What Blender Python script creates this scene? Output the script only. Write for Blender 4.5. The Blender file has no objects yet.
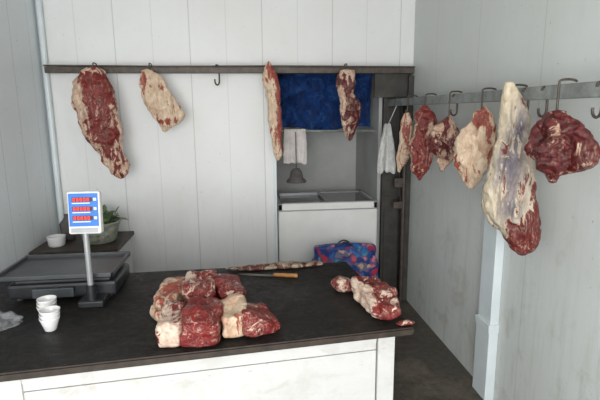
import bpy, bmesh, math, random
from mathutils import Vector, Matrix, noise
random.seed(4)
scn=bpy.context.scene
try:
    scn.view_settings.view_transform='Standard'
except Exception: pass

# ---------------------------------------------------------------- materials
def newmat(name):
    m=bpy.data.materials.new(name); m.use_nodes=True
    nt=m.node_tree; b=nt.nodes['Principled BSDF']
    return m,nt,b
def N(nt,t,**k):
    n=nt.nodes.new(t)
    for a,v in k.items(): setattr(n,a,v)
    return n
def coords(nt,scale=(1,1,1),kind='Object'):
    tc=N(nt,'ShaderNodeTexCoord'); mp=N(nt,'ShaderNodeMapping'); mp.inputs['Scale'].default_value=scale
    nt.links.new(tc.outputs[kind],mp.inputs['Vector']); return mp.outputs['Vector']
def noisetex(nt,vec,scale,detail=6,rough=.6,dist=0):
    n=N(nt,'ShaderNodeTexNoise'); n.inputs['Scale'].default_value=scale; n.inputs['Detail'].default_value=detail
    n.inputs['Roughness'].default_value=rough; n.inputs['Distortion'].default_value=dist
    nt.links.new(vec,n.inputs['Vector']); return n.outputs['Fac']
def ramp(nt,fac,stops):
    r=N(nt,'ShaderNodeValToRGB'); e=r.color_ramp.elements
    while len(e)<len(stops): e.new(.5)
    for i,(p,c) in enumerate(stops):
        e[i].position=p; e[i].color=(*c,1) if len(c)==3 else c
    nt.links.new(fac,r.inputs['Fac']); return r.outputs['Color']
def mixc(nt,fac,a,b,mode='MIX'):
    m=N(nt,'ShaderNodeMix',data_type='RGBA',blend_type=mode)
    for s,v in ((m.inputs[0],fac),(m.inputs[6],a),(m.inputs[7],b)):
        if isinstance(v,(int,float)): s.default_value=v
        elif isinstance(v,tuple): s.default_value=(*v,1)
        else: nt.links.new(v,s)
    return m.outputs[2]
def math_(nt,op,a,b=None,clamp=False):
    m=N(nt,'ShaderNodeMath',operation=op,use_clamp=clamp)
    for i,v in enumerate((a,b)):
        if v is None: continue
        if isinstance(v,(int,float)): m.inputs[i].default_value=v
        else: nt.links.new(v,m.inputs[i])
    return m.outputs[0]
def maprange(nt,v,a,b,c,d,smooth=False):
    g=N(nt,'ShaderNodeMapRange')
    if smooth: g.interpolation_type='SMOOTHSTEP'
    for i,x in zip((1,2,3,4),(a,b,c,d)): g.inputs[i].default_value=x
    nt.links.new(v,g.inputs[0]); return g.outputs[0]
def bump(nt,b,h,strength=.3,dist=.01):
    bp=N(nt,'ShaderNodeBump'); bp.inputs['Strength'].default_value=strength; bp.inputs['Distance'].default_value=dist
    nt.links.new(h,bp.inputs['Height']); nt.links.new(bp.outputs['Normal'],b.inputs['Normal'])
def plain(name,col,rough=.5,metal=0,var=.12,scale=12,bs=.05):
    m,nt,b=newmat(name); v=coords(nt)
    f=noisetex(nt,v,scale)
    lo=tuple(c*(1-var) for c in col); hi=tuple(min(1,c*(1+var)) for c in col)
    nt.links.new(ramp(nt,f,[(.3,lo),(.7,hi)]),b.inputs['Base Color'])
    b.inputs['Roughness'].default_value=rough; b.inputs['Metallic'].default_value=metal
    if bs: bump(nt,b,f,bs)
    return m

def wall_mat(name,axis,col,dirtcol,spacing,off,dirt=.5,seam=.55,weak=0,stain=.3):
    m,nt,b=newmat(name)
    v=coords(nt); sp=N(nt,'ShaderNodeSeparateXYZ'); nt.links.new(v,sp.inputs[0])
    a=sp.outputs['XYZ'.index(axis)]; z=sp.outputs[2]
    big=noisetex(nt,v,1.2,5,.6,.5); fine=noisetex(nt,coords(nt,(7,7,.7)),3,8,.72)
    c=mixc(nt,ramp(nt,big,[(.38,(0,0,0)),(.70,(1,1,1))]),col,(col[0]*.94,col[1]*.93,col[2]*.905))
    lowm=maprange(nt,z,1.7,.1,.15,1,True)
    d=math_(nt,'MULTIPLY',math_(nt,'MULTIPLY',ramp(nt,fine,[(.50,(0,0,0)),(.72,(1,1,1))]),dirt),lowm)
    c=mixc(nt,d,c,dirtcol)
    st=ramp(nt,noisetex(nt,v,4.5,9,.7,.4),[(.53,(0,0,0)),(.72,(1,1,1))])
    c=mixc(nt,math_(nt,'MULTIPLY',math_(nt,'MULTIPLY',st,stain),lowm),c,dirtcol)
    vo=noisetex(nt,v,42,3,.6); spk=ramp(nt,vo,[(.69,(0,0,0)),(.72,(1,1,1))])
    c=mixc(nt,math_(nt,'MULTIPLY',spk,.5),c,(.27,.2,.15))
    def seamf(spacing,off):
        s=math_(nt,'ADD',a,off+50*spacing); s=math_(nt,'MODULO',s,spacing); s=math_(nt,'SUBTRACT',s,spacing/2); s=math_(nt,'ABSOLUTE',s)
        return maprange(nt,s,.0015,.005,1,0)
    g=seamf(spacing,off)
    c=mixc(nt,math_(nt,'MULTIPLY',g,seam),c,(.25,.25,.25))
    if weak:
        g2=seamf(spacing,off+spacing/2); c=mixc(nt,math_(nt,'MULTIPLY',g2,weak),c,(.4,.4,.4))
    nt.links.new(c,b.inputs['Base Color']); b.inputs['Roughness'].default_value=.45
    bump(nt,b,math_(nt,'SUBTRACT',fine,math_(nt,'MULTIPLY',g,4)),.12,.003)
    return m

def meat_mat(name,red_lo,red_hi,fat_lo,fat_hi,fs=(1,1,.3),nscale=16,rough=.36,vein=.7):
    m,nt,b=newmat(name)
    at=N(nt,'ShaderNodeVertexColor'); at.layer_name='mix'
    sp=N(nt,'ShaderNodeSeparateColor'); nt.links.new(at.outputs['Color'],sp.inputs[0])
    F,B,D=sp.outputs
    v=coords(nt,fs)
    n1=noisetex(nt,v,nscale,10,.66,1.6); n2=noisetex(nt,v,nscale*3.2,6,.65,.8); n3=noisetex(nt,coords(nt),9,5,.55,.8)
    red=ramp(nt,n2,[(.3,red_lo),(.72,red_hi)])
    fat=ramp(nt,n2,[(.30,fat_lo),(.60,fat_hi)])
    fat=mixc(nt,math_(nt,'MULTIPLY',ramp(nt,n3,[(.52,(0,0,0)),(.70,(1,1,1))]),.40),fat,tuple((x*.45+y*.55) for x,y in zip(fat_lo,red_hi)))
    fx=math_(nt,'ADD',F,math_(nt,'MULTIPLY',math_(nt,'SUBTRACT',n1,.5),3.2))
    fx=math_(nt,'ADD',fx,math_(nt,'MULTIPLY',math_(nt,'SUBTRACT',n3,.5),1.2))
    fac=maprange(nt,fx,.43,.58,0,1,True)
    nv=noisetex(nt,v,nscale*1.1,4,.6,2.2); rv=math_(nt,'ABSOLUTE',math_(nt,'SUBTRACT',nv,.5))
    vv=maprange(nt,rv,.004,.022,1,0)
    vv=math_(nt,'MULTIPLY',vv,ramp(nt,n3,[(.40,(0,0,0)),(.58,(1,1,1))]))
    fac=math_(nt,'MAXIMUM',fac,math_(nt,'MULTIPLY',vv,vein))
    c=mixc(nt,fac,red,fat)
    bl=math_(nt,'MULTIPLY',B,ramp(nt,n1,[(.43,(0,0,0)),(.49,(1,1,1))]),True)
    c=mixc(nt,bl,c,ramp(nt,n2,[(.35,(.065,.050,.070)),(.65,(.19,.165,.20))]))
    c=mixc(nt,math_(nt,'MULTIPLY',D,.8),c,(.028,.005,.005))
    nt.links.new(c,b.inputs['Base Color'])
    b.inputs['Roughness'].default_value=rough
    b.inputs['Subsurface Weight'].default_value=.02
    b.inputs['Subsurface Radius'].default_value=(.012,.004,.003); b.inputs['Subsurface Scale'].default_value=.5
    h=math_(nt,'ADD',n1,math_(nt,'MULTIPLY',n2,.6))
    bump(nt,b,h,.8,.014)
    return m

M={}
M['meat']=meat_mat('beef_flesh',(.085,.005,.005),(.27,.022,.015),(.44,.23,.15),(.68,.54,.41))
M['meat_pale']=meat_mat('beef_fat_side',(.20,.022,.015),(.40,.10,.06),(.47,.28,.17),(.70,.57,.42))
M['meat_dark']=meat_mat('beef_dark_flesh',(.032,.003,.004),(.15,.010,.010),(.34,.15,.10),(.60,.46,.34),nscale=14)
M['meat_leg']=meat_mat('beef_leg_membrane',(.07,.006,.006),(.22,.024,.018),(.44,.34,.23),(.70,.61,.46),nscale=15)
M['meat_cut']=meat_mat('beef_cut_face',(.095,.004,.005),(.27,.016,.014),(.54,.32,.24),(.76,.63,.51),fs=(1,.6,1.3),nscale=19)
M['iron']=plain('rail_iron',(.075,.06,.05),.5,.3,.4,25)
M['railgrey']=plain('rail_painted_grey',(.24,.255,.245),.5,.2,.35,18)
M['wall_back']=wall_mat('white_panel_back','X',(.785,.795,.80),(.48,.44,.36),.555,.40+.2775,.20,.42,.25,.20)
M['wall_left']=wall_mat('white_panel_left','Y',(.72,.77,.80),(.5,.49,.45),.277,.1,.30,.35,0,.2)
M['wall_right']=wall_mat('white_panel_right_shaded','Y',(.62,.65,.64),(.31,.30,.24),.62,.07,.40,.28,0,.55)  # base darkened: this wall's weaker light is put into the colour; stains are dirt
M['ceiling']=plain('ceiling_paint',(.75,.74,.72),.8)
M['black']=plain('black_plastic',(.02,.021,.024),.35,0,.3,20,.03)
M['grey_pl']=plain('dark_grey_plastic',(.05,.056,.062),.4,0,.2,20,.03)
M['tray']=plain('weighing_tray_steel',(.09,.095,.10),.36,.6,.2,8,.03)
M['blue']=plain('display_blue',(.02,.16,.55),.35,0,.1,20,0)
M['white_pl']=plain('white_plastic',(.75,.75,.75),.35,0,.05,8,.02)
M['led_win']=plain('led_window',(.08,.01,.01),.2,0,.1,20,0)
m,nt,b=newmat('led_red'); b.inputs['Base Color'].default_value=(.8,.03,.02,1); b.inputs['Emission Color'].default_value=(1,.06,.03,1); b.inputs['Emission Strength'].default_value=1.3; M['led']=m
M['trunk']=plain('white_duct_plastic',(.64,.70,.72),.35,0,.06,6,.02)
M['freezer']=plain('freezer_enamel',(.84,.84,.82),.35,0,.05,5,.02)
M['fr_trim']=plain('freezer_trim_grey',(.33,.34,.35),.35,.3,.1,9,.02)
m,nt,b=newmat('freezer_glass'); b.inputs['Base Color'].default_value=(.17,.175,.17,1); b.inputs['Roughness'].default_value=.15; M['glass']=m
M['darkwood']=plain('dark_timber',(.045,.042,.037),.6,0,.4,10)
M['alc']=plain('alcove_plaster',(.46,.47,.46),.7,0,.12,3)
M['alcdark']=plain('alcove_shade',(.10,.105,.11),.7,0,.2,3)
M['cloth']=plain('white_cloth',(.66,.61,.59),.85,0,.14,15,.2)
M['darkcloth']=plain('dark_cloth',(.10,.09,.09),.85,0,.3,20,.2)
M['handle']=plain('knife_handle_wood',(.34,.16,.045),.45,0,.25,40,.1)
M['blade']=plain('blade_steel',(.14,.13,.12),.35,.7,.3,30,.05)
M['cup']=plain('cup_porcelain',(.76,.76,.76),.25,0,.03,5,0)
M['rope']=plain('cable_black',(.03,.03,.03),.5)
M['leaf']=plain('plant_leaf',(.13,.19,.09),.5,0,.45,25,.1)
M['soil']=plain('potting_soil',(.04,.025,.015),.9,0,.4,60,.3)
def bagmat(name,a,col=(.9,.9,.92)):
    m,nt,b=newmat(name); v=coords(nt); f=noisetex(nt,v,30,5,.6,1)
    nt.links.new(ramp(nt,f,[(.3,tuple(x*.7 for x in col)),(.7,col)]),b.inputs['Base Color'])
    b.inputs['Roughness'].default_value=.25; b.inputs['Alpha'].default_value=a; bump(nt,b,f,.6,.01); return m
M['clearbag']=bagmat('clear_polythene',.25,(.6,.62,.65)); M['whitebag']=bagmat('white_polythene',.96,(.70,.70,.68))
m,nt,b=newmat('blue_tarpaulin'); v=coords(nt); f=noisetex(nt,v,7,8,.72,1.6)
nt.links.new(ramp(nt,f,[(.36,(.006,.025,.11)),(.54,(.014,.065,.27)),(.64,(.05,.15,.40)),(.76,(.34,.44,.62))]),b.inputs['Base Color']); b.inputs['Roughness'].default_value=.30; bump(nt,b,f,1.0,.07); M['tarp']=m
m,nt,b=newmat('worn_concrete'); v=coords(nt); f=noisetex(nt,v,3,9,.7,.6); g=noisetex(nt,v,22,6,.7)
c=ramp(nt,f,[(.3,(.028,.023,.018)),(.50,(.065,.056,.044)),(.64,(.18,.155,.12))]); c=mixc(nt,.45,c,ramp(nt,g,[(.35,(.018,.015,.012)),(.7,(.15,.13,.105))]))
nt.links.new(c,b.inputs['Base Color']); nt.links.new(ramp(nt,f,[(.4,(.28,)*3),(.6,(.65,)*3)]),b.inputs['Roughness']); bump(nt,b,g,.35,.01); M['floor']=m
m,nt,b=newmat('worn_black_counter'); v=coords(nt); f=noisetex(nt,v,2.3,8,.7,1.0); g=noisetex(nt,coords(nt,(1.2,6,1)),8,9,.75,.6); sp_=noisetex(nt,v,60,4,.65); k=noisetex(nt,v,11,8,.75,1.5)
c=ramp(nt,f,[(.34,(.004,.0035,.0035)),(.50,(.009,.008,.0075)),(.60,(.020,.018,.016)),(.72,(.055,.048,.042))])
c=mixc(nt,.40,c,ramp(nt,g,[(.42,(.003,.0025,.002)),(.56,(.013,.011,.010)),(.70,(.080,.068,.056))]))
c=mixc(nt,math_(nt,'MULTIPLY',ramp(nt,k,[(.57,(0,0,0)),(.64,(1,1,1))]),.45),c,(.050,.041,.034))
c=mixc(nt,math_(nt,'MULTIPLY',ramp(nt,sp_,[(.61,(0,0,0)),(.68,(1,1,1))]),.40),c,(.15,.12,.095))
nt.links.new(c,b.inputs['Base Color']); nt.links.new(ramp(nt,k,[(.35,(.42,)*3),(.65,(.75,)*3)]),b.inputs['Roughness']); b.inputs['Specular IOR Level'].default_value=.32; bump(nt,b,math_(nt,'ADD',g,k),.5,.006); M['top']=m
M['topedge']=plain('counter_edge_wood',(.035,.024,.017),.55,0,.5,20,.2)
m,nt,b=newmat('chipped_white_paint'); v=coords(nt,(1,1,1)); f=noisetex(nt,coords(nt,(1.5,1.5,3)),4,9,.72,.6); g=noisetex(nt,v,3,8,.7,1)
c=ramp(nt,f,[(.30,(.48,.46,.43)),(.46,(.57,.57,.56)),(.8,(.62,.62,.615))]); c=mixc(nt,math_(nt,'MULTIPLY',ramp(nt,g,[(.50,(0,0,0)),(.66,(1,1,1))]),.35),c,(.40,.38,.34)); c=mixc(nt,math_(nt,'MULTIPLY',ramp(nt,noisetex(nt,coords(nt,(1,1,2)),15,7,.72),[(.66,(0,0,0)),(.69,(1,1,1))]),.6),c,(.17,.13,.09))
nt.links.new(c,b.inputs['Base Color']); b.inputs['Roughness'].default_value=.55; bump(nt,b,f,.25,.005); M['paint']=m
def patmat(name,base,cols,scale):
    m,nt,b=newmat(name); v=coords(nt); vo=N(nt,'ShaderNodeTexVoronoi'); vo.inputs['Scale'].default_value=scale
    nn=N(nt,'ShaderNodeTexNoise'); nn.inputs['Scale'].default_value=9; nt.links.new(v,nn.inputs['Vector'])
    vv=N(nt,'ShaderNodeMix',data_type='VECTOR'); vv.inputs[0].default_value=.14; nt.links.new(v,vv.inputs[4]); nt.links.new(nn.outputs['Color'],vv.inputs[5]); nt.links.new(vv.outputs[1],vo.inputs['Vector'])
    s=N(nt,'ShaderNodeSeparateColor'); nt.links.new(vo.outputs['Color'],s.inputs[0])
    r=N(nt,'ShaderNodeValToRGB'); r.color_ramp.interpolation='CONSTANT'; e=r.color_ramp.elements
    pts=[base]+cols
    while len(e)<len(pts): e.new(.5)
    for i,cc in enumerate(pts): e[i].position=0 if i==0 else .28+.72*(i-1)/len(cols); e[i].color=(*cc,1)
    nt.links.new(s.outputs[0],r.inputs['Fac']); c=r.outputs['Color']
    ring=maprange(nt,vo.outputs['Distance'],.40,.46,0,1); c=mixc(nt,math_(nt,'MULTIPLY',ring,.7),c,base)
    nt.links.new(c,b.inputs['Base Color']); b.inputs['Roughness'].default_value=.45; return m
M['pat']=patmat('printed_bag_fabric',(.012,.04,.20),[(.50,.03,.06),(.03,.15,.48),(.60,.20,.26),(.08,.32,.40),(.40,.02,.06),(.60,.45,.36)],22)
M['floral']=patmat('floral_pot_glaze',(.30,.32,.27),[(.14,.18,.10),(.48,.45,.41),(.20,.23,.16),(.40,.32,.28)],30)

# ---------------------------------------------------------------- mesh builder
class Bd:
    def __init__(s): s.v=[];s.f=[];s.mi=[];s.sm=[];s.col={}
    def addmesh(s,vs,fs,mi=0,smooth=False):
        o=len(s.v); s.v+=[tuple(p) for p in vs]
        for f in fs: s.f.append(tuple(i+o for i in f)); s.mi.append(mi); s.sm.append(smooth)
        return o
    def box(s,a,b,mi=0,bev=0,mat=None,seg=2):
        bm=bmesh.new(); bmesh.ops.create_cube(bm,size=1)
        for v in bm.verts: v.co=Vector([(a[i]+b[i])/2+v.co[i]*abs(b[i]-a[i]) for i in range(3)])
        if bev: bmesh.ops.bevel(bm,geom=bm.edges[:],offset=bev,segments=seg,affect='EDGES',profile=.5)
        if mat:
            for v in bm.verts: v.co=mat@v.co
        bm.verts.index_update()
        s.addmesh([v.co for v in bm.verts],[[v.index for v in f.verts] for f in bm.faces],mi,False); bm.free()
    def tube(s,path,r,mi=0,seg=12,cap=True,radii=None):
        P=[Vector(p) for p in path]; n=len(P); vs=[]; up=None
        for i in range(n):
            t=(P[min(i+1,n-1)]-P[max(i-1,0)]).normalized()
            if up is None: up=t.orthogonal().normalized()
            up=(up-t*up.dot(t)); up= up.normalized() if up.length>1e-6 else t.orthogonal().normalized()
            w=t.cross(up); rr=radii[i] if radii else r
            for k in range(seg):
                a=2*math.pi*k/seg; vs.append(P[i]+(up*math.cos(a)+w*math.sin(a))*rr)
        fs=[(i*seg+k,i*seg+(k+1)%seg,(i+1)*seg+(k+1)%seg,(i+1)*seg+k) for i in range(n-1) for k in range(seg)]
        s.addmesh(vs,fs,mi,True)
        if cap:
            s.addmesh(vs[:seg],[tuple(range(seg))[::-1]],mi); s.addmesh(vs[-seg:],[tuple(range(seg))],mi)
    def lathe(s,c,prof,mi=0,seg=28,mat=None):
        vs=[];c=Vector(c)
        for r,z in prof:
            for k in range(seg):
                a=2*math.pi*k/seg; p=Vector((r*math.cos(a),r*math.sin(a),z))
                if mat: p=mat@p
                vs.append(c+p)
        n=len(prof)
        s.addmesh(vs,[(i*seg+k,i*seg+(k+1)%seg,(i+1)*seg+(k+1)%seg,(i+1)*seg+k) for i in range(n-1) for k in range(seg)],mi,True)
    def grid(s,fn,nu,nv,mi=0,closeu=False,smooth=True):
        vs=[fn(i/(nu if closeu else nu-1),j/(nv-1)) for j in range(nv) for i in range(nu)]
        fs=[]
        for j in range(nv-1):
            for i in range(nu if closeu else nu-1):
                i2=(i+1)%nu; fs.append((j*nu+i,j*nu+i2,(j+1)*nu+i2,(j+1)*nu+i))
        return s.addmesh(vs,fs,mi,smooth)
    def done(s,name,mats,solid=0):
        me=bpy.data.meshes.new(name); me.from_pydata(s.v,[],s.f)
        for k in mats: me.materials.append(M[k])
        me.polygons.foreach_set('material_index',s.mi); me.polygons.foreach_set('use_smooth',s.sm)
        if s.col:
            ca=me.color_attributes.new('mix','FLOAT_COLOR','POINT')
            for i,c in s.col.items(): ca.data[i].color=(*c,1)
        bm=bmesh.new(); bm.from_mesh(me); bmesh.ops.recalc_face_normals(bm,faces=bm.faces[:]); bm.to_mesh(me); bm.free()
        o=bpy.data.objects.new(name,me); bpy.context.collection.objects.link(o)
        if solid:
            md=o.modifiers.new('solid','SOLIDIFY'); md.thickness=solid
        return o

# ---------------------------------------------------------------- room
XL,XR,YB,YF,ZC=-1.49,1.38,3.81,-1.6,2.75
def simple(name,boxes,mat):
    b=Bd()
    for q in boxes: b.box(q[:3],q[3:])
    return b.done(name,[mat])
simple('floor',[(XL-.1,YF-2,-.08,XR+.1,4.95,0)],'floor')
simple('ceiling',[(XL-.1,YF,ZC,XR+.1,4.95,ZC+.08)],'ceiling')
simple('wall_left',[(XL-.08,YF,0,XL,4.88,ZC)],'wall_left')
simple('wall_right',[(XR,YF,0,XR+.08,4.88,ZC)],'wall_right')
simple('wall_back',[(XL,YB,0,.235,YB+.06,ZC),(.235,YB,1.985,XR,YB+.06,ZC)],'wall_back')
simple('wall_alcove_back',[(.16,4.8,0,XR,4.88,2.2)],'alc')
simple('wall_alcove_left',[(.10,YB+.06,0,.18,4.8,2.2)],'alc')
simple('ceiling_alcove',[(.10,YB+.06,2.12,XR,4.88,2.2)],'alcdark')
simple('wall_front',[(XL,YF-.08,2.35,XR,YF,ZC),(1.05,YF-.08,0,XR,YF,2.35)],'ceiling')
simple('trim_1',[(.222,YB-.012,0,.248,YB+.07,1.95)],'trunk')
b=Bd(); b.tube([(XL+.035,YB-.03,0),(XL+.035,YB-.03,ZC)],.022); b.done('trim_2',['trunk'])
simple('trim_3',[(1.335,YB-.04,0,XR,YB+.10,1.93)],'darkwood')
simple('trim_4',[(.24,YB+.02,1.95,XR,YB+.09,1.985),(1.06,YB-.005,1.76,1.335,YB+.03,1.95)],'darkwood')
simple('trim_5',[(1.15,3.98,0,1.18,4.8,2.12)],'alc')
b=Bd()
b.box((1.17,3.90,.02),(1.335,3.935,1.76),0,.004); b.box((1.17,3.89,1.0),(1.335,3.90,1.05),0,.002); b.box((1.19,3.885,.10),(1.32,3.90,.92),0,.006); b.box((1.19,3.885,1.12),(1.32,3.90,1.68),0,.006)
b.done('dark_infill_1',['darkwood'])  # dark panel added to darken the right part of the opening

# rails
def hookpath(c,s=1,ax=(1,0,0)):
    c=Vector(c); ax=Vector(ax); P=[]
    for i in range(9):
        a=math.pi*(1.0-i/8*1.0); P.append(c+ax*(math.cos(a)*.022*s)+Vector((0,0,.012*s+math.sin(a)*.016*s)))
    for i in range(10):
        a=-i/9*math.pi*1.1; P.append(c+ax*(math.cos(a)*.028*s-.006*s)+Vector((0,0,-.075*s+math.sin(a)*.028*s)))
    return P
b=Bd()
b.box((-1.41,3.635,1.938),(1.33,3.675,1.984),0,.004)
for x in (-1.38,-.19,.62,1.31): b.box((x-.012,3.67,1.95),(x+.012,YB,1.972),0)
b.tube([(-1.41,3.63,1.99),(-.6,3.63,1.985),(.3,3.632,1.99),(1.33,3.63,1.986)],.006,0,8)
b.tube(hookpath((-.19,3.625,1.965),1.1,(.5,.85,0)),.006,0,8)
b.done('meat_rail',['iron'])
b=Bd()
b.box((1.20,1.25,1.69),(1.24,3.95,1.745),0,.004)
for y in (1.4,2.3,3.2,3.8): b.box((1.235,y-.015,1.70),(XR,y+.015,1.73),0)
for y,z in ((1.80,1.715),(1.50,1.715),(2.62,1.715),(1.93,1.715)): b.tube(hookpath((1.205,y,z),.9,(.9,.3,0)),.0055,1,8)
b.done('wall_hook_rail',['railgrey','iron'])

# ---------------------------------------------------------------- hanging meat
def interp(rows,t):
    ys=[r[0] for r in rows]; y=ys[0]+(ys[-1]-ys[0])*t
    for i in range(len(rows)-1):
        if y<=ys[i+1] or i==len(rows)-2:
            u=(y-ys[i])/(ys[i+1]-ys[i]); u=min(1,max(0,u)); break
    g=lambda k,c: rows[min(max(k,0),len(rows)-1)][c]
    o=[]
    for c in (1,2):
        p0,p1,p2,p3=g(i-1,c),g(i,c),g(i+1,c),g(i+2,c)
        o.append(.5*((2*p1)+(-p0+p2)*u+(2*p0-5*p1+4*p2-p3)*u*u+(-p0+3*p1-3*p2+p3)*u**3))
    return y,o[0],o[1]
def hang(name,rows,ref,loc,s,ang,mat,base,blobs,thick=.45,tmax=.085,hf=1,vf=1.05,seed=0,lump=1,NU=120,NV=150):
    b=Bd(); loc=Vector(loc); u=Vector((math.cos(ang),-math.sin(ang),0)); d=Vector((math.sin(ang),math.cos(ang),0)); up=Vector((0,0,1))
    so=Vector((seed*7.3,seed*3.1,0)); cols=[]
    def fn(a,t):
        e=.045
        tt=min(1,max(0,(t-e)/(1-2*e)))
        y,xl,xr=interp(rows,tt)
        c=(xl+xr)/2; w=max(.4,(xr-xl)/2); th=min(tmax,thick*w*s)
        k=1.0
        if t<e: k=math.sin(t/e*math.pi/2)
        if t>1-e: k=math.sin((1-t)/e*math.pi/2)
        ang_=a*2*math.pi; ca,sa=math.cos(ang_),math.sin(ang_)
        X=(c-ref[0])+w*k*math.copysign(abs(ca)**.8,ca)
        Y=th*k*math.copysign(abs(sa)**.85,sa)
        Z=-(y-ref[1])+ (1.5*(1-k) if t<e else 0)-(1.5*(1-k) if t>1-e else 0)
        p=Vector((X*s*hf,Y,Z*s*vf)); q=p+so
        nrm=Vector((ca,0,0))*hf+Vector((0,sa,0))
        n1=noise.noise(q*7)*.022+noise.noise(q*18)*.014+noise.noise(q*42)*.007+noise.noise(q*90)*.002
        n1-=abs(noise.noise(Vector((q.x*13,q.y*13,q.z*5))+Vector((9,2,5))))*.026
        n1-=max(0,.12-abs(noise.noise(Vector((q.x*9,q.y*9,q.z*6))+Vector((1,12,5)))))*.10
        p=p+nrm*((n1+.008)*lump*min(1,w*s/.06)*k)
        F,B,D=base
        for bx,by,rx,ry,f,bb,dd in blobs:
            g=math.exp(-(((c+w*ca-bx)/rx)**2+((y-by)/ry)**2))
            F+=f*g;B+=bb*g;D+=dd*g
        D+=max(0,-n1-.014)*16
        cols.append((max(-.2,min(1.3,F)),max(0,min(1,B)),max(0,min(1,D))))
        return loc+u*p.x+d*p.y+up*p.z
    o=b.grid(fn,NU,NV,0,True)
    for i,c in enumerate(cols): b.col[o+i]=c
    y,xl,xr=interp(rows,.07); cx=((xl+xr)/2-ref[0])*s*hf; topz=loc.z-(rows[0][0]-ref[1])*s*vf
    base_=loc+u*cx
    P=[]
    back=d*.085 if abs(ang)<.01 else Vector((.075,.01,0))
    rt=1.990 if abs(ang)<.01 else 1.745
    for i in range(9):
        a=math.pi*i/8
        P.append(base_+back*(1-(1-math.cos(a))/2)+Vector((0,0,rt-base_.z+.004+.008*math.sin(a))))
    P.append(Vector((base_.x,base_.y,min(topz,rt)-.02))); P.append(Vector((base_.x,base_.y,topz-.05)))
    b.tube(P,.0045,1,8)
    return b.done(name,[mat,'iron'])

Zb=1.951; sb=.00695
legA=[(68,88,104),(72,84,108),(80,78,112),(88,74,113),(98,71,114),(110,72,117),(120,74,119),(130,78,120),(140,84,121),(150,92,121),(160,97,122),(168,102,123),(174,106,122),(178,111,119)]
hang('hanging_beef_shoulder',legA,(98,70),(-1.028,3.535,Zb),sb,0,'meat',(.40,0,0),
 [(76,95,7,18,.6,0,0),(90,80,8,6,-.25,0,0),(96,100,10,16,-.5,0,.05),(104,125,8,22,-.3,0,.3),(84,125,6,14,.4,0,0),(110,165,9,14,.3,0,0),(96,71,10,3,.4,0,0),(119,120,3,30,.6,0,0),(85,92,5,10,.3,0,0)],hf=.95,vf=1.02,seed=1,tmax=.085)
legB=[(70,144,154),(76,142,163),(84,141,168),(94,141,174),(104,144,179),(112,149,183),(120,153,183),(126,157,175),(132,160,166)]
hang('hanging_beef_flank',legB,(155,70),(-.640,3.55,Zb),sb,0,'meat_pale',(.95,0,0),[(146,82,3,12,-.6,0,0),(165,122,12,4,-.6,0,0),(158,84,5,5,-.4,0,0),(178,100,3,9,-.4,0,0)],seed=2,thick=.25,lump=.7,vf=1.0)
legC=[(62,268,272),(68,265,275),(80,264,280),(95,266,281),(110,268,282),(130,270,283),(145,272,283),(155,274,282),(160,276,280)]
hang('hanging_beef_strip',legC,(273,70),(.210,3.55,Zb),sb,0,'meat_pale',(.62,0,0),[(279,100,3,40,-.5,0,.1),(268,95,4,30,.4,0,0),(276,70,6,8,-.5,0,0)],seed=3,thick=.6,lump=.6)
legD=[(70,339,355),(80,338,357),(92,340,355),(100,342,360),(108,341,362),(116,342,360),(125,344,358),(135,345,357),(141,348,354)]
hang('hanging_beef_shank',legD,(349,70),(.785,3.55,Zb),sb,0,'meat_dark',(.32,0,0),[(342,110,3,40,.8,0,0),(352,74,8,6,.5,0,0),(354,104,5,8,-.4,0,.4),(350,132,6,8,.3,0,0)],seed=4,thick=.55,lump=.8,hf=1.1)

def deg(a): return math.radians(a)
legE=[(82,500,511),(90,499,515),(100,499,521),(110,498,525),(120,498,528),(130,497,530),(140,495,532),(150,493,533),(160,491,535),(170,489,536),(180,486,537),(190,484,538),(200,484,539),(210,487,542),(220,494,545),(230,503,547),(240,513,546),(248,521,543),(253,527,535)]
hang('hanging_beef_leg',legE,(507,94),(1.15,1.955,1.713),.00434,deg(40),'meat_leg',(.72,.22,0),
 [(514,160,15,44,0,.75,0),(498,150,5,26,.4,-.5,0),(503,110,8,28,.4,-.5,0),(498,200,10,16,.5,-.5,0),(537,230,12,24,-1.1,-.9,.1),(522,243,8,9,-.8,-.6,.1),(520,205,12,12,.2,.5,0),(542,200,5,20,.1,-.3,0),(507,88,8,8,.2,-.4,0),(520,125,5,18,0,.5,0)],hf=.92,vf=1.02,seed=5,tmax=.085,thick=.7,NU=140,NV=220,lump=.55)
legF=[(108,550,570),(114,538,578),(122,531,585),(132,530,592),(140,529,596),(150,532,597),(158,535,594),(166,542,588),(174,548,571),(181,556,565)]
hang('hanging_beef_chuck',legF,(570,90),(1.15,1.575,1.708),.00355,deg(46),'meat_dark',(.12,0,.0),
 [(546,125,8,6,.5,0,0),(585,140,7,9,.5,0,0),(575,110,12,4,.5,0,0),(560,150,14,14,-.2,0,.3),(590,158,5,5,.5,0,0),(540,160,8,6,.5,0,0),(562,128,5,12,.4,0,0)],hf=.87,vf=1.0,seed=6,tmax=.07,thick=.55,lump=1.7)
legG=[(106,479,484),(112,470,488),(120,466,492),(130,460,494),(140,457,495),(150,455,493),(160,455,492),(168,458,488),(176,463,482),(185,470,476)]
hang('hanging_beef_brisket',legG,(473,97),(1.15,2.263,1.711),.00507,deg(36),'meat_pale',(.8,0,0),
 [(480,116,8,7,-.9,0,.3),(490,135,4,20,-.7,0,.1),(464,165,8,10,-.35,0,0),(470,140,10,14,.3,0,0)],hf=.95,vf=1.02,seed=7,thick=.45,lump=.9)
legH=[(115,448,452),(122,440,456),(130,436,460),(140,434,461),(150,436,459),(160,439,452),(168,442,447)]
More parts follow.
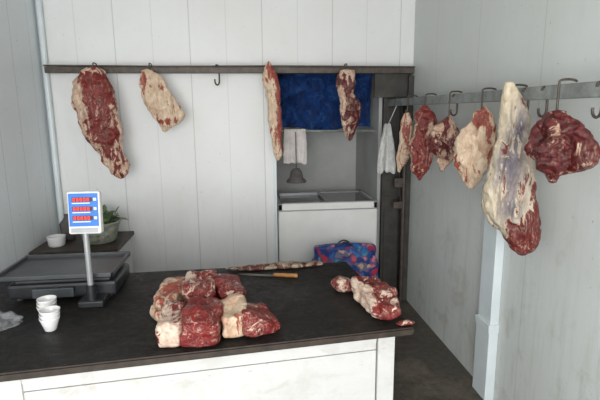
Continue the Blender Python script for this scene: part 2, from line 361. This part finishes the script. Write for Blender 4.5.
hang('hanging_beef_neck',legH,(446,99),(1.15,2.607,1.713),.00579,deg(33),'meat_dark',(.38,0,.0),
 [(440,130,5,6,.5,0,0),(455,148,4,6,.5,0,0),(447,145,5,8,-.2,0,.4)],hf=.97,vf=1.02,seed=8,thick=.4,lump=1.4)
legI=[(105,421,427),(112,417,432),(122,414,436),(135,413,436),(148,412,436),(160,411,434),(170,413,430),(178,419,424)]
hang('hanging_beef_round',legI,(423,100),(1.15,2.951,1.713),.00643,deg(31),'meat',(.10,0,.0),
 [(414,140,3,30,.7,0,0),(432,128,4,8,.4,0,0),(422,168,6,6,.3,0,0),(425,118,6,6,-.3,0,.3)],hf=.98,vf=1.02,seed=9,thick=.5,lump=.9)
legJ=[(112,403,410),(120,401,412),(135,400,412),(150,398,411),(160,397,407),(169,398,402)]
hang('hanging_beef_offcut',legJ,(404,101),(1.15,3.313,1.713),.00724,deg(29),'meat_pale',(.65,0,0),[(409,140,3,16,-.5,0,.1)],hf=1,vf=1.02,seed=10,thick=.5,lump=.6,NU=60,NV=80)

# ---------------------------------------------------------------- counter
TZ=.8
def lerp(a,b,t): return a+(b-a)*t
b=Bd()
cor=[(-1.42,1.47),(.65,1.67),(.56,2.53),(-1.42,2.50)]
def slab(b,cor,z0,z1,mi_top,mi_side,bev=.006):
    bm=bmesh.new(); lo=[bm.verts.new((x,y,z0)) for x,y in cor]; hi=[bm.verts.new((x,y,z1)) for x,y in cor]
    bm.faces.new(lo[::-1]); bm.faces.new(hi)
    for i in range(4): bm.faces.new((lo[i],lo[(i+1)%4],hi[(i+1)%4],hi[i]))
    bmesh.ops.bevel(bm,geom=bm.edges[:],offset=bev,segments=2,affect='EDGES'); bm.normal_update(); bm.verts.index_update()
    for f in bm.faces:
        mi=mi_top if f.normal.z>.5 else mi_side
        b.addmesh([v.co for v in f.verts],[tuple(range(len(f.verts)))],mi)
    bm.free()
slab(b,cor,.768,TZ,0,1)
def fy(x): return 1.47+(x+1.42)*(.20/2.07)
def plank(x0,x1,z0,z1,inset,th,mi=2):
    vs=[(x0,fy(x0)+inset,z0),(x1,fy(x1)+inset,z0),(x1,fy(x1)+inset+th,z0),(x0,fy(x0)+inset+th,z0)]
    vs+=[(x,y,z1) for x,y,_ in vs]
    b.addmesh(vs,[(0,3,2,1),(4,5,6,7),(0,1,5,4),(1,2,6,5),(2,3,7,6),(3,0,4,7)],mi)
for z0,z1 in ((.03,.36),(.364,.70),(.704,.74)): plank(-.80,.50,z0,z1,.04,.02)
plank(-.80,.50,.735,.768,.035,.03)
plank(-1.40,-.815,.03,.768,.04,.02,2)
plank(.505,.575,0,.768,.025,.06)
plank(-.815,-.79,0,.768,.03,.05,2)
b.box((.49,2.40,0),(.545,2.47,.768),2); b.box((-1.40,2.38,0),(-1.33,2.45,.768),2); b.box((-1.40,2.42,.60),(.5,2.44,.768),2)
b.box((.525,1.75,.68),(.545,2.44,.768),2)
b.box((-1.40,1.56,0),(-1.33,1.63,.768),2)
b.done('butcher_counter',['top','topedge','paint','trunk'])

# meat pieces on the counter
def chunk(name,cx,cy,hx,hy,h,rot,base,blobs,seed,mat='meat_cut',n=5,pn=5,tip=None,NU=120,NV=60,lump=1,fatside=None,z0=TZ,fattop=0,tilt=0):
    b=Bd(); cols=[]; so=Vector((seed*5.7,seed*2.3,seed))
    cr,sr=math.cos(rot),math.sin(rot)
    def fn(a,t):
        th=a*2*math.pi; c,s=math.cos(th),math.sin(th)
        r=1/((abs(c)**n+abs(s)**n)**(1/n))
        if tip: r*=1+tip[1]*math.exp(-((math.atan2(math.sin(th-tip[0]),math.cos(th-tip[0])))/.35)**2)
        ph=-math.pi/2+t*math.pi; pc,ps=math.cos(ph),math.sin(ph)
        k=1/((abs(pc)**pn+abs(ps)**pn)**(1/pn))
        rr=r*pc*k; z=(ps*k*.5+.5)
        lx,ly=c*rr*hx,s*rr*hy
        q=Vector((lx,ly,z*h))+so
        nz=noise.noise(q*9)*.018+noise.noise(q*24)*.009+noise.noise(q*55)*.004
        nz-=abs(noise.noise(Vector((q.x*8,q.y*16,q.z*8))))*.014
        m_=min(1,z*3)
        lx+=c*pc*(nz+.005)*lump; ly+=s*pc*(nz+.005)*lump
        zz=z*h*(1+.22*noise.noise(Vector((lx*10,ly*10,seed)))+tilt*lx/hx)+max(0,ps)*nz*lump*m_
        F,B,D=base
        for bx,by,rx,f,dd in blobs:
            g=math.exp(-(((lx/hx-bx)/rx)**2+((ly/hy-by)/rx)**2)); F+=f*g; D+=dd*g
        if fatside and z<.95:
            g=max(0,c*math.cos(fatside[0])+s*math.sin(fatside[0]))**3*min(1,pc*1.5); F+=fatside[1]*g
        if fattop: F+=fattop*(max(0,z-.72)/.28)**.7
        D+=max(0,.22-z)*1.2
        cols.append((max(-.3,min(1.3,F)),0,max(0,min(1,D))))
        return (cx+lx*cr-ly*sr,cy+lx*sr+ly*cr,z0+.001+max(0,zz))
    o=b.grid(fn,NU,NV,0,True)
    for i,c in enumerate(cols): b.col[o+i]=c
    return b.done(name,[mat])
pi=math.pi
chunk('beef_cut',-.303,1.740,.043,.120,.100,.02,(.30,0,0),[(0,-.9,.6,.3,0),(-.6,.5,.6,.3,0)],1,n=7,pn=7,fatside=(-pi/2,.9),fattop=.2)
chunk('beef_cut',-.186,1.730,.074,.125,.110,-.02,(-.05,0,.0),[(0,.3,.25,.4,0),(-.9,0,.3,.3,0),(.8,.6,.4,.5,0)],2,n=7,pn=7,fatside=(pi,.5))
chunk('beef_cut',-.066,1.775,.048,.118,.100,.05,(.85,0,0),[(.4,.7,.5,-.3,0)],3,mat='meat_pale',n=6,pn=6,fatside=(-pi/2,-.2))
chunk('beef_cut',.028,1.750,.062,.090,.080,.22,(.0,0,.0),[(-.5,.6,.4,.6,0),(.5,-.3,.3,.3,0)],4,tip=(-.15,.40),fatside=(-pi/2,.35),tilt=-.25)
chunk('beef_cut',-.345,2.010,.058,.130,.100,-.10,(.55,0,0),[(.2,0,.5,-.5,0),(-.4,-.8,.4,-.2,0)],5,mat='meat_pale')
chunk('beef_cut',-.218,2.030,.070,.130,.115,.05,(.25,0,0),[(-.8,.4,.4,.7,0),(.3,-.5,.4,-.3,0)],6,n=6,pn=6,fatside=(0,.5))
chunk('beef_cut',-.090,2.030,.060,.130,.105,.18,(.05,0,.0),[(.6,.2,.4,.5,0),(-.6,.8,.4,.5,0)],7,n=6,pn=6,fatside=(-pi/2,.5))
chunk('beef_cut',-.372,1.880,.028,.050,.060,.4,(.65,0,0),[],8,mat='meat_pale',n=3)
chunk('beef_scrap',.455,2.095,.050,.052,.060,.3,(.35,0,0),[(-.5,-.5,.5,.5,0)],9,n=2.8,pn=3)
chunk('beef_joint',.547,1.885,.070,.185,.095,.10,(.22,0,0),[(-.8,0,.5,.7,0),(.2,.3,.3,-.3,0),(.4,-.5,.3,.4,0),(0,.8,.4,.3,0)],10,n=3,pn=3.2,NU=130,NV=70,fatside=(pi,.6),lump=1.5)
chunk('beef_trimming',.622,1.702,.036,.012,.014,.1,(.35,0,0),[],11,n=2.2,pn=2.5,NU=40,NV=20,lump=.4)
chunk('fat_trimming',.15,2.462,.275,.032,.032,.03,(.60,0,.45),[(-.4,0,.2,-.2,.2),(.5,0,.2,-.3,.2)],12,mat='meat_leg',n=2.3,pn=2.5,NU=120,NV=24,lump=.8)

# butcher's knife
b=Bd()
p0=Vector((-.06,2.395,TZ+.008)); p1=Vector((.25,2.295,TZ+.014)); dr=(p1-p0).normalized(); sd=Vector((dr.y,-dr.x,0))
L=(p1-p0).length
vs=[];fs=[]
n=14
for i in range(n):
    t=i/(n-1); c=p0+dr*(L*.62*t); w=.022*min(1,(t*3.2)**.6)+.0005
    for sx,zz in ((-.45,.0),(-.45,.0025),(.55,.0006),(.55,.0)): vs.append(c+sd*(w*sx*1.1)+Vector((0,0,zz-.006)))
for i in range(n-1):
    for k in range(4): fs.append((i*4+k,i*4+(k+1)%4,(i+1)*4+(k+1)%4,(i+1)*4+k))
fs.append((0,1,2,3)); fs.append(tuple(range((n-1)*4,n*4))[::-1])
b.addmesh(vs,fs,0)
hp=[p0+dr*(L*q) for q in (.61,.64,.7,.78,.86,.94,.985,1.0)]
b.tube(hp,.01,1,12,True,[.008,.010,.0095,.0105,.0105,.011,.012,.008])
b.done('butcher_knife',['blade','handle'])

# ---------------------------------------------------------------- weighing scale
b=Bd()
b.box((-1.10,2.15,TZ+.012),(-.62,2.43,TZ+.085),0,.014)
b.box((-1.07,2.17,TZ+.08),(-.65,2.41,TZ+.112),1,.008)
for x in (-1.06,-.66):
    for y in (2.18,2.40): b.lathe((x,y,TZ),[(0,.0005),(.018,.0005),(.02,.016),(0,.016)],0,16)
x0,x1,y0,y1=-1.14,-.62,2.12,2.46; z=TZ+.112
b.box((x0,y0,z),(x1,y1,z+.008),2,.003)
for q in (((x0,y0,z),(x1,y0+.012,z+.024)),((x0,y1-.012,z),(x1,y1,z+.024)),((x0,y0,z),(x0+.012,y1,z+.024)),((x1-.012,y0,z),(x1,y1,z+.024))): b.box(*q,2,.003)
b.box((-.98,2.125,TZ+.025),(-.80,2.15,TZ+.07),1,.004)
px,py=-.705,2.075
b.box((px-.055,py-.03,TZ+.0005),(px+.055,py+.085,TZ+.03),0,.006)
b.tube([(px,py,TZ+.02),(px,py,1.16)],.0125,5,14)
b.tube([(px,py,TZ+.02),(px,py,TZ+.10)],.02,0,14)
T=Matrix.Translation((px+.009,py-.005,1.230))@Matrix.Rotation(math.radians(-2),4,'Z')@Matrix.Rotation(math.radians(-6),4,'X')
hw,hh=.068,.092
b.box((-hw,-.018,-hh),(hw,.022,hh),3,.008,T)
b.box((-hw+.007,-.0205,-hh+.034),(hw-.007,-.016,hh-.008),4,.001,T)
b.box((-hw+.012,-.0215,-hh+.008),(hw-.012,-.016,-hh+.026),5,.001,T)
for k in range(3):
    zc=.058-.040*k
    b.box((-hw+.022,-.0225,zc-.009),(hw-.030,-.019,zc+.009),6,.001,T)
    b.box((hw-.025,-.0225,zc-.006),(hw-.013,-.019,zc+.006),3,.001,T)
    b.box((-hw+.022,-.0222,zc-.018),(hw-.040,-.019,zc-.014),3,.0,T)
    for j in range(5):
        xc=-hw+.031+j*.0145
        W,H=.0034,.0058
        segs=[(-W,H,W,H),(-W,0,W,0),(-W,-H,W,-H),(-W,0,-W,H),(W,0,W,H),(-W,-H,-W,0),(W,-H,W,0)]
        use=[0,1,2,3,4,5,6] if (j+k)%3 else [0,2,3,4,5,6]
        for si in use:
            a0,c0,a1,c1=segs[si]
            b.box((xc+min(a0,a1)-.0009,-.0240,zc+min(c0,c1)-.0009),(xc+max(a0,a1)+.0009,-.0222,zc+max(c0,c1)+.0009),7,0,T)
b.done('weighing_scale',['black','grey_pl','tray','white_pl','blue','fr_trim','led_win','led'])

# cups
cp=[(0,.001),(.020,.001),(.022,.004),(.030,.030),(.037,.050),(.0385,.056),(.0365,.056),(.034,.050),(.027,.024),(.018,.008),(0,.006)]
for x,y,s in ((-.795,1.845,1.0),(-.853,1.965,1.0)):
    b=Bd(); 
    for zz in (0,.016,.032): b.lathe((x+zz*.1,y,TZ+zz),[(r*s,z*s) for r,z in cp],0,32)
    b.done('tea_cup',['cup'])
b=Bd()
def fb(a,t):
    th=a*2*pi; ph=t*pi*.5
    r=math.cos(ph)*(1+.2*math.sin(3*th+1)+.1*math.sin(7*th)); z=math.sin(ph)
    q=Vector((math.cos(th)*r,math.sin(th)*r,z)); nn=noise.noise(q*3)*.25+abs(noise.noise(q*7))*.2
    return (-1.03+q.x*.065*(1+nn),1.91+q.y*.075*(1+nn),TZ+.001+z*.05*(1+nn))
b.grid(fb,70,26,0,True); b.done('clear_plastic_bag',['clearbag'])

# ---------------------------------------------------------------- pipe casing on the right wall
b=Bd()
b.box((1.325,2.29,0),(XR,2.44,.46),0,.004); b.box((1.330,2.295,.462),(XR,2.435,1.45),0,.004)
b.box((1.318,2.285,.42),(XR,2.445,.47),0,.003)
b.done('pipe_casing',['trunk'])

# ---------------------------------------------------------------- freezer in the alcove
b=Bd()
fx0,fx1,fy0,fy1=.26,1.13,3.88,4.46
b.box((fx0,fy0,.06),(fx1,fy1,.82),0,.012)
b.box((fx0+.03,fy0+.03,0),(fx1-.03,fy1-.03,.07),3)
b.box((fx0,fy0,.82),(fx1,fy0+.035,.88),0,.006); b.box((fx0,fy1-.05,.82),(fx1,fy1,.88),0,.006)
b.box((fx0,fy0,.82),(fx0+.04,fy1,.88),0,.006); b.box((fx1-.04,fy0,.82),(fx1,fy1,.88),0,.006)
b.box((fx0+.03,fy0+.03,.81),(fx1-.03,fy1-.03,.822),3)
b.box((fx0+.03,fy0+.03,.850),(.71,fy1-.04,.858),2); b.box((.68,fy0+.03,.866),(fx1-.03,fy1-.04,.874),2)
for x in (fx0+.03,.68,fx1-.045): b.box((x,fy0+.03,.855),(x+.015,fy1-.04,.883),1,.002)
for y in (fy0+.03,fy1-.055): b.box((fx0+.03,y,.855),(fx1-.03,y+.015,.883),1,.002)
b.box((fx0,fy0-.004,.815),(fx1,fy0+.004,.825),1,.001)
b.box((fx1-.18,fy0-.006,.12),(fx1-.05,fy0+.004,.26),1,.002)
b.done('chest_freezer',['freezer','fr_trim','glass','alcdark'])

b=Bd()
def pb(a,t):
    th=a*2*pi; c,s=math.cos(th),math.sin(th); n=5
    r=1/((abs(c)**n+abs(s)**n)**(1/n)); e=.05
    k=1 if e<t<1-e else (math.sin(min(t,1-t)/e*pi/2))
    z=t*.57
    w=.285+.02*math.sin(t*5); dp=.085*(1-.45*t)
    q=Vector((c*r*w*k,s*r*dp*k,z)); nn=noise.noise(q*7)*.02+noise.noise(q*17)*.008
    return (.80+q.x+c*nn,3.70+q.y+s*nn,.002+z+k*.012*noise.noise(Vector((q.x*6,0,1)))*(t>.5))
b.grid(pb,90,50,0,True)
for sy in (-.03,.03):
    b.tube([(.80-.1+.2*i/10,3.70+sy,.50+.085*math.sin(pi*i/10)) for i in range(11)],.006,1,8)
b.done('printed_shopping_bag',['pat','rope'])

# blue tarpaulin
b=Bd()
def tp(u,v):
    x=lerp(.24,1.12,u); z=lerp(1.50,2.085,v)+ (1-v)*.02*math.sin(u*9)
    q=Vector((x*6,z*4,2)); y=4.14+.05*noise.noise(q)+.03*noise.noise(q*2.3)+.012*math.sin(u*31+v*5+3*noise.noise(q))*(1-.5*v)+.025*abs(noise.noise(q*4))
    return (x,y,z)
b.grid(tp,160,90,0); b.done('blue_tarpaulin',['tarp'],.003)
b=Bd(); b.tube([(.18,4.05,1.490),(1.14,4.05,1.480)],.011,0,12); b.tube([(.18,4.14,2.105),(1.14,4.14,2.105)],.01,0,12); b.done('hanging_pipe',['railgrey'])
def drape(name,x0,x1,y,z0,z1,mat,amp=.012,fr=18,taper=0,seed=0,nu=60,nv=40):
    b=Bd()
    def f(u,v):
        cx=(x0+x1)/2; w=(x1-x0)/2*(1-taper*v**2)
        x=cx+(u*2-1)*w+.006*noise.noise(Vector((v*6,seed,u)))
        z=lerp(z0,z1,v)+(.03*noise.noise(Vector((u*4,seed,3))))*(1-v)
        return (x,y+amp*math.sin(u*fr+seed)*(1-.3*v)+.012*noise.noise(Vector((u*5,v*4,seed))),z)
    b.grid(f,nu,nv,0)
    return b,name,mat
bb,nm,mt=drape('white_cloth',.325,.53,4.025,1.21,1.505,'cloth',.006,20,.1,1); bb.done(nm,[mt],.003)
b=Bd(); b.lathe((.43,3.98,1.05),[(.085,.0),(.087,.015),(.06,.04),(.05,.09),(.03,.12),(.0,.13)],0,24); b.tube([(.43,3.98,1.175),(.43,3.985,1.45),(.43,4.04,1.503)],.004,0,6); b.done('hanging_cap',['darkcloth'])

bb,nm,mt=drape('carrier_bag',1.08,1.23,3.74,1.15,1.55,'whitebag',.018,9,.75,3); bb.tube([(1.155,3.74,1.53),(1.19,3.72,1.62),(1.215,3.69,1.70),(1.215,3.69,1.75)],.004,0,6); bb.done(nm,[mt],.004)
b=Bd()
b.tube([(1.315,3.745,0.0),(1.31,3.742,1.66)],.016,0,12)
for x,zz in ((1.25,.95),(1.28,.80)):
    b.tube([(x,3.78,1.75),(x+.01,3.765,1.6),(x-.015,3.758,1.3),(x+.005,3.755,zz+.15),(x+.02,3.755,zz)],.005,1,8)
b.box((1.23,3.735,1.02),(1.33,3.775,1.10),0,.005); b.box((1.225,3.73,.84),(1.325,3.775,.90),0,.005)
b.done('electric_conduit',['iron','rope'])

# ---------------------------------------------------------------- low cabinet, plant and crockery behind the scale
b=Bd()
b.box((-1.47,3.25,.05),(-.92,3.72,.70),0,.006); b.box((-1.48,3.23,.70),(-.90,3.74,.73),1,.005)
b.box((-1.19,3.243,.10),(-1.185,3.252,.66),1)
for x in (-1.24,-1.14): b.lathe((x,3.245,.40),[(0,-.02),(.01,-.015),(.01,0),(0,.0)],1,12)
for x in (-1.44,-.97):
    for y in (3.28,3.67): b.box((x,y,0),(x+.03,y+.03,.06),1)
b.done('storage_cabinet',['paint','topedge'])
b=Bd()
pc_=(-1.08,3.47)
b.lathe((pc_[0],pc_[1],.7305),[(0,0),(.105,0),(.115,.01),(.135,.10),(.145,.130),(.150,.138),(.150,.150),(.138,.150),(.135,.130),(0,.125)],0,36)
b.lathe((pc_[0],pc_[1],.7305),[(.136,.131),(.08,.136),(0,.138)],1,24)
rnd=random.Random(11)
for i in range(150):
    a=rnd.random()*2*pi; el=rnd.uniform(.15,1.40); L_=rnd.uniform(.055,.12); w=rnd.uniform(.014,.026)
    r0=rnd.uniform(0,.12); h0=.865+rnd.uniform(0,.045)
    o=Vector((pc_[0]+r0*math.cos(a),pc_[1]+r0*math.sin(a),h0)); dd=Vector((math.cos(a)*math.cos(el),math.sin(a)*math.cos(el),math.sin(el))); sdv=Vector((-math.sin(a),math.cos(a),0))
    vs=[];n_=7
    for k in range(n_):
        t=k/(n_-1); ww=w*math.sin(pi*min(1,t*.93+.07))**.8; c=o+dd*L_*t+Vector((0,0,-.035*t*t))
        vs+= [c-sdv*ww+Vector((0,0,.004)),c,c+sdv*ww+Vector((0,0,.004))]
    fs=[(k*3+j,k*3+j+1,k*3+j+4,k*3+j+3) for k in range(n_-1) for j in range(2)]
    b.addmesh(vs,fs,2,True)
    b.tube([(o.x,o.y,.864),tuple(o)],.002,2,5)
b.done('potted_plant',['floral','soil','leaf'])
b=Bd(); b.lathe((-1.35,3.38,.7305),[(0,0),(.05,0),(.055,.01),(.06,.06),(.063,.07),(.058,.07),(.05,.02),(0,.012)],0,24); b.done('enamel_bowl',['cup'])
b=Bd(); b.lathe((-1.33,3.55,.7305),[(0,0),(.045,0),(.05,.02),(.055,.12),(.03,.15),(.018,.17),(.018,.19),(0,.19)],0,24); b.done('dark_jar',['darkcloth'])

# ---------------------------------------------------------------- lights / world
w=bpy.data.worlds.new('world'); scn.world=w; w.use_nodes=True
bg=w.node_tree.nodes['Background']; bg.inputs[0].default_value=(.88,.94,1.0,1); bg.inputs[1].default_value=2.0
def area(name,loc,target,sx,sy,power,col):
    l=bpy.data.lights.new(name,'AREA'); l.shape='RECTANGLE'; l.size=sx; l.size_y=sy; l.energy=power; l.color=col
    o=bpy.data.objects.new(name,l); bpy.context.collection.objects.link(o); o.location=loc
    o.rotation_euler=(Vector(target)-Vector(loc)).to_track_quat('-Z','Y').to_euler(); return o
area('shopfront_daylight',(-.35,YF+.02,1.35),(-.45,4,1.25),2.1,1.9,122,(1,.985,.955))
# ---------------------------------------------------------------- camera
cd=bpy.data.cameras.new('camera'); cam=bpy.data.objects.new('camera',cd); bpy.context.collection.objects.link(cam)
cd.lens=28; cd.sensor_width=36; cam.location=(0,0,1.65)
R=Matrix.Rotation(-math.radians(6.6),3,'Z')@Matrix.Rotation(math.pi/2-math.radians(10.7),3,'X')@Matrix.Rotation(-math.radians(.5),3,'Z')
cam.rotation_euler=R.to_euler(); cd.clip_start=.05
scn.camera=cam
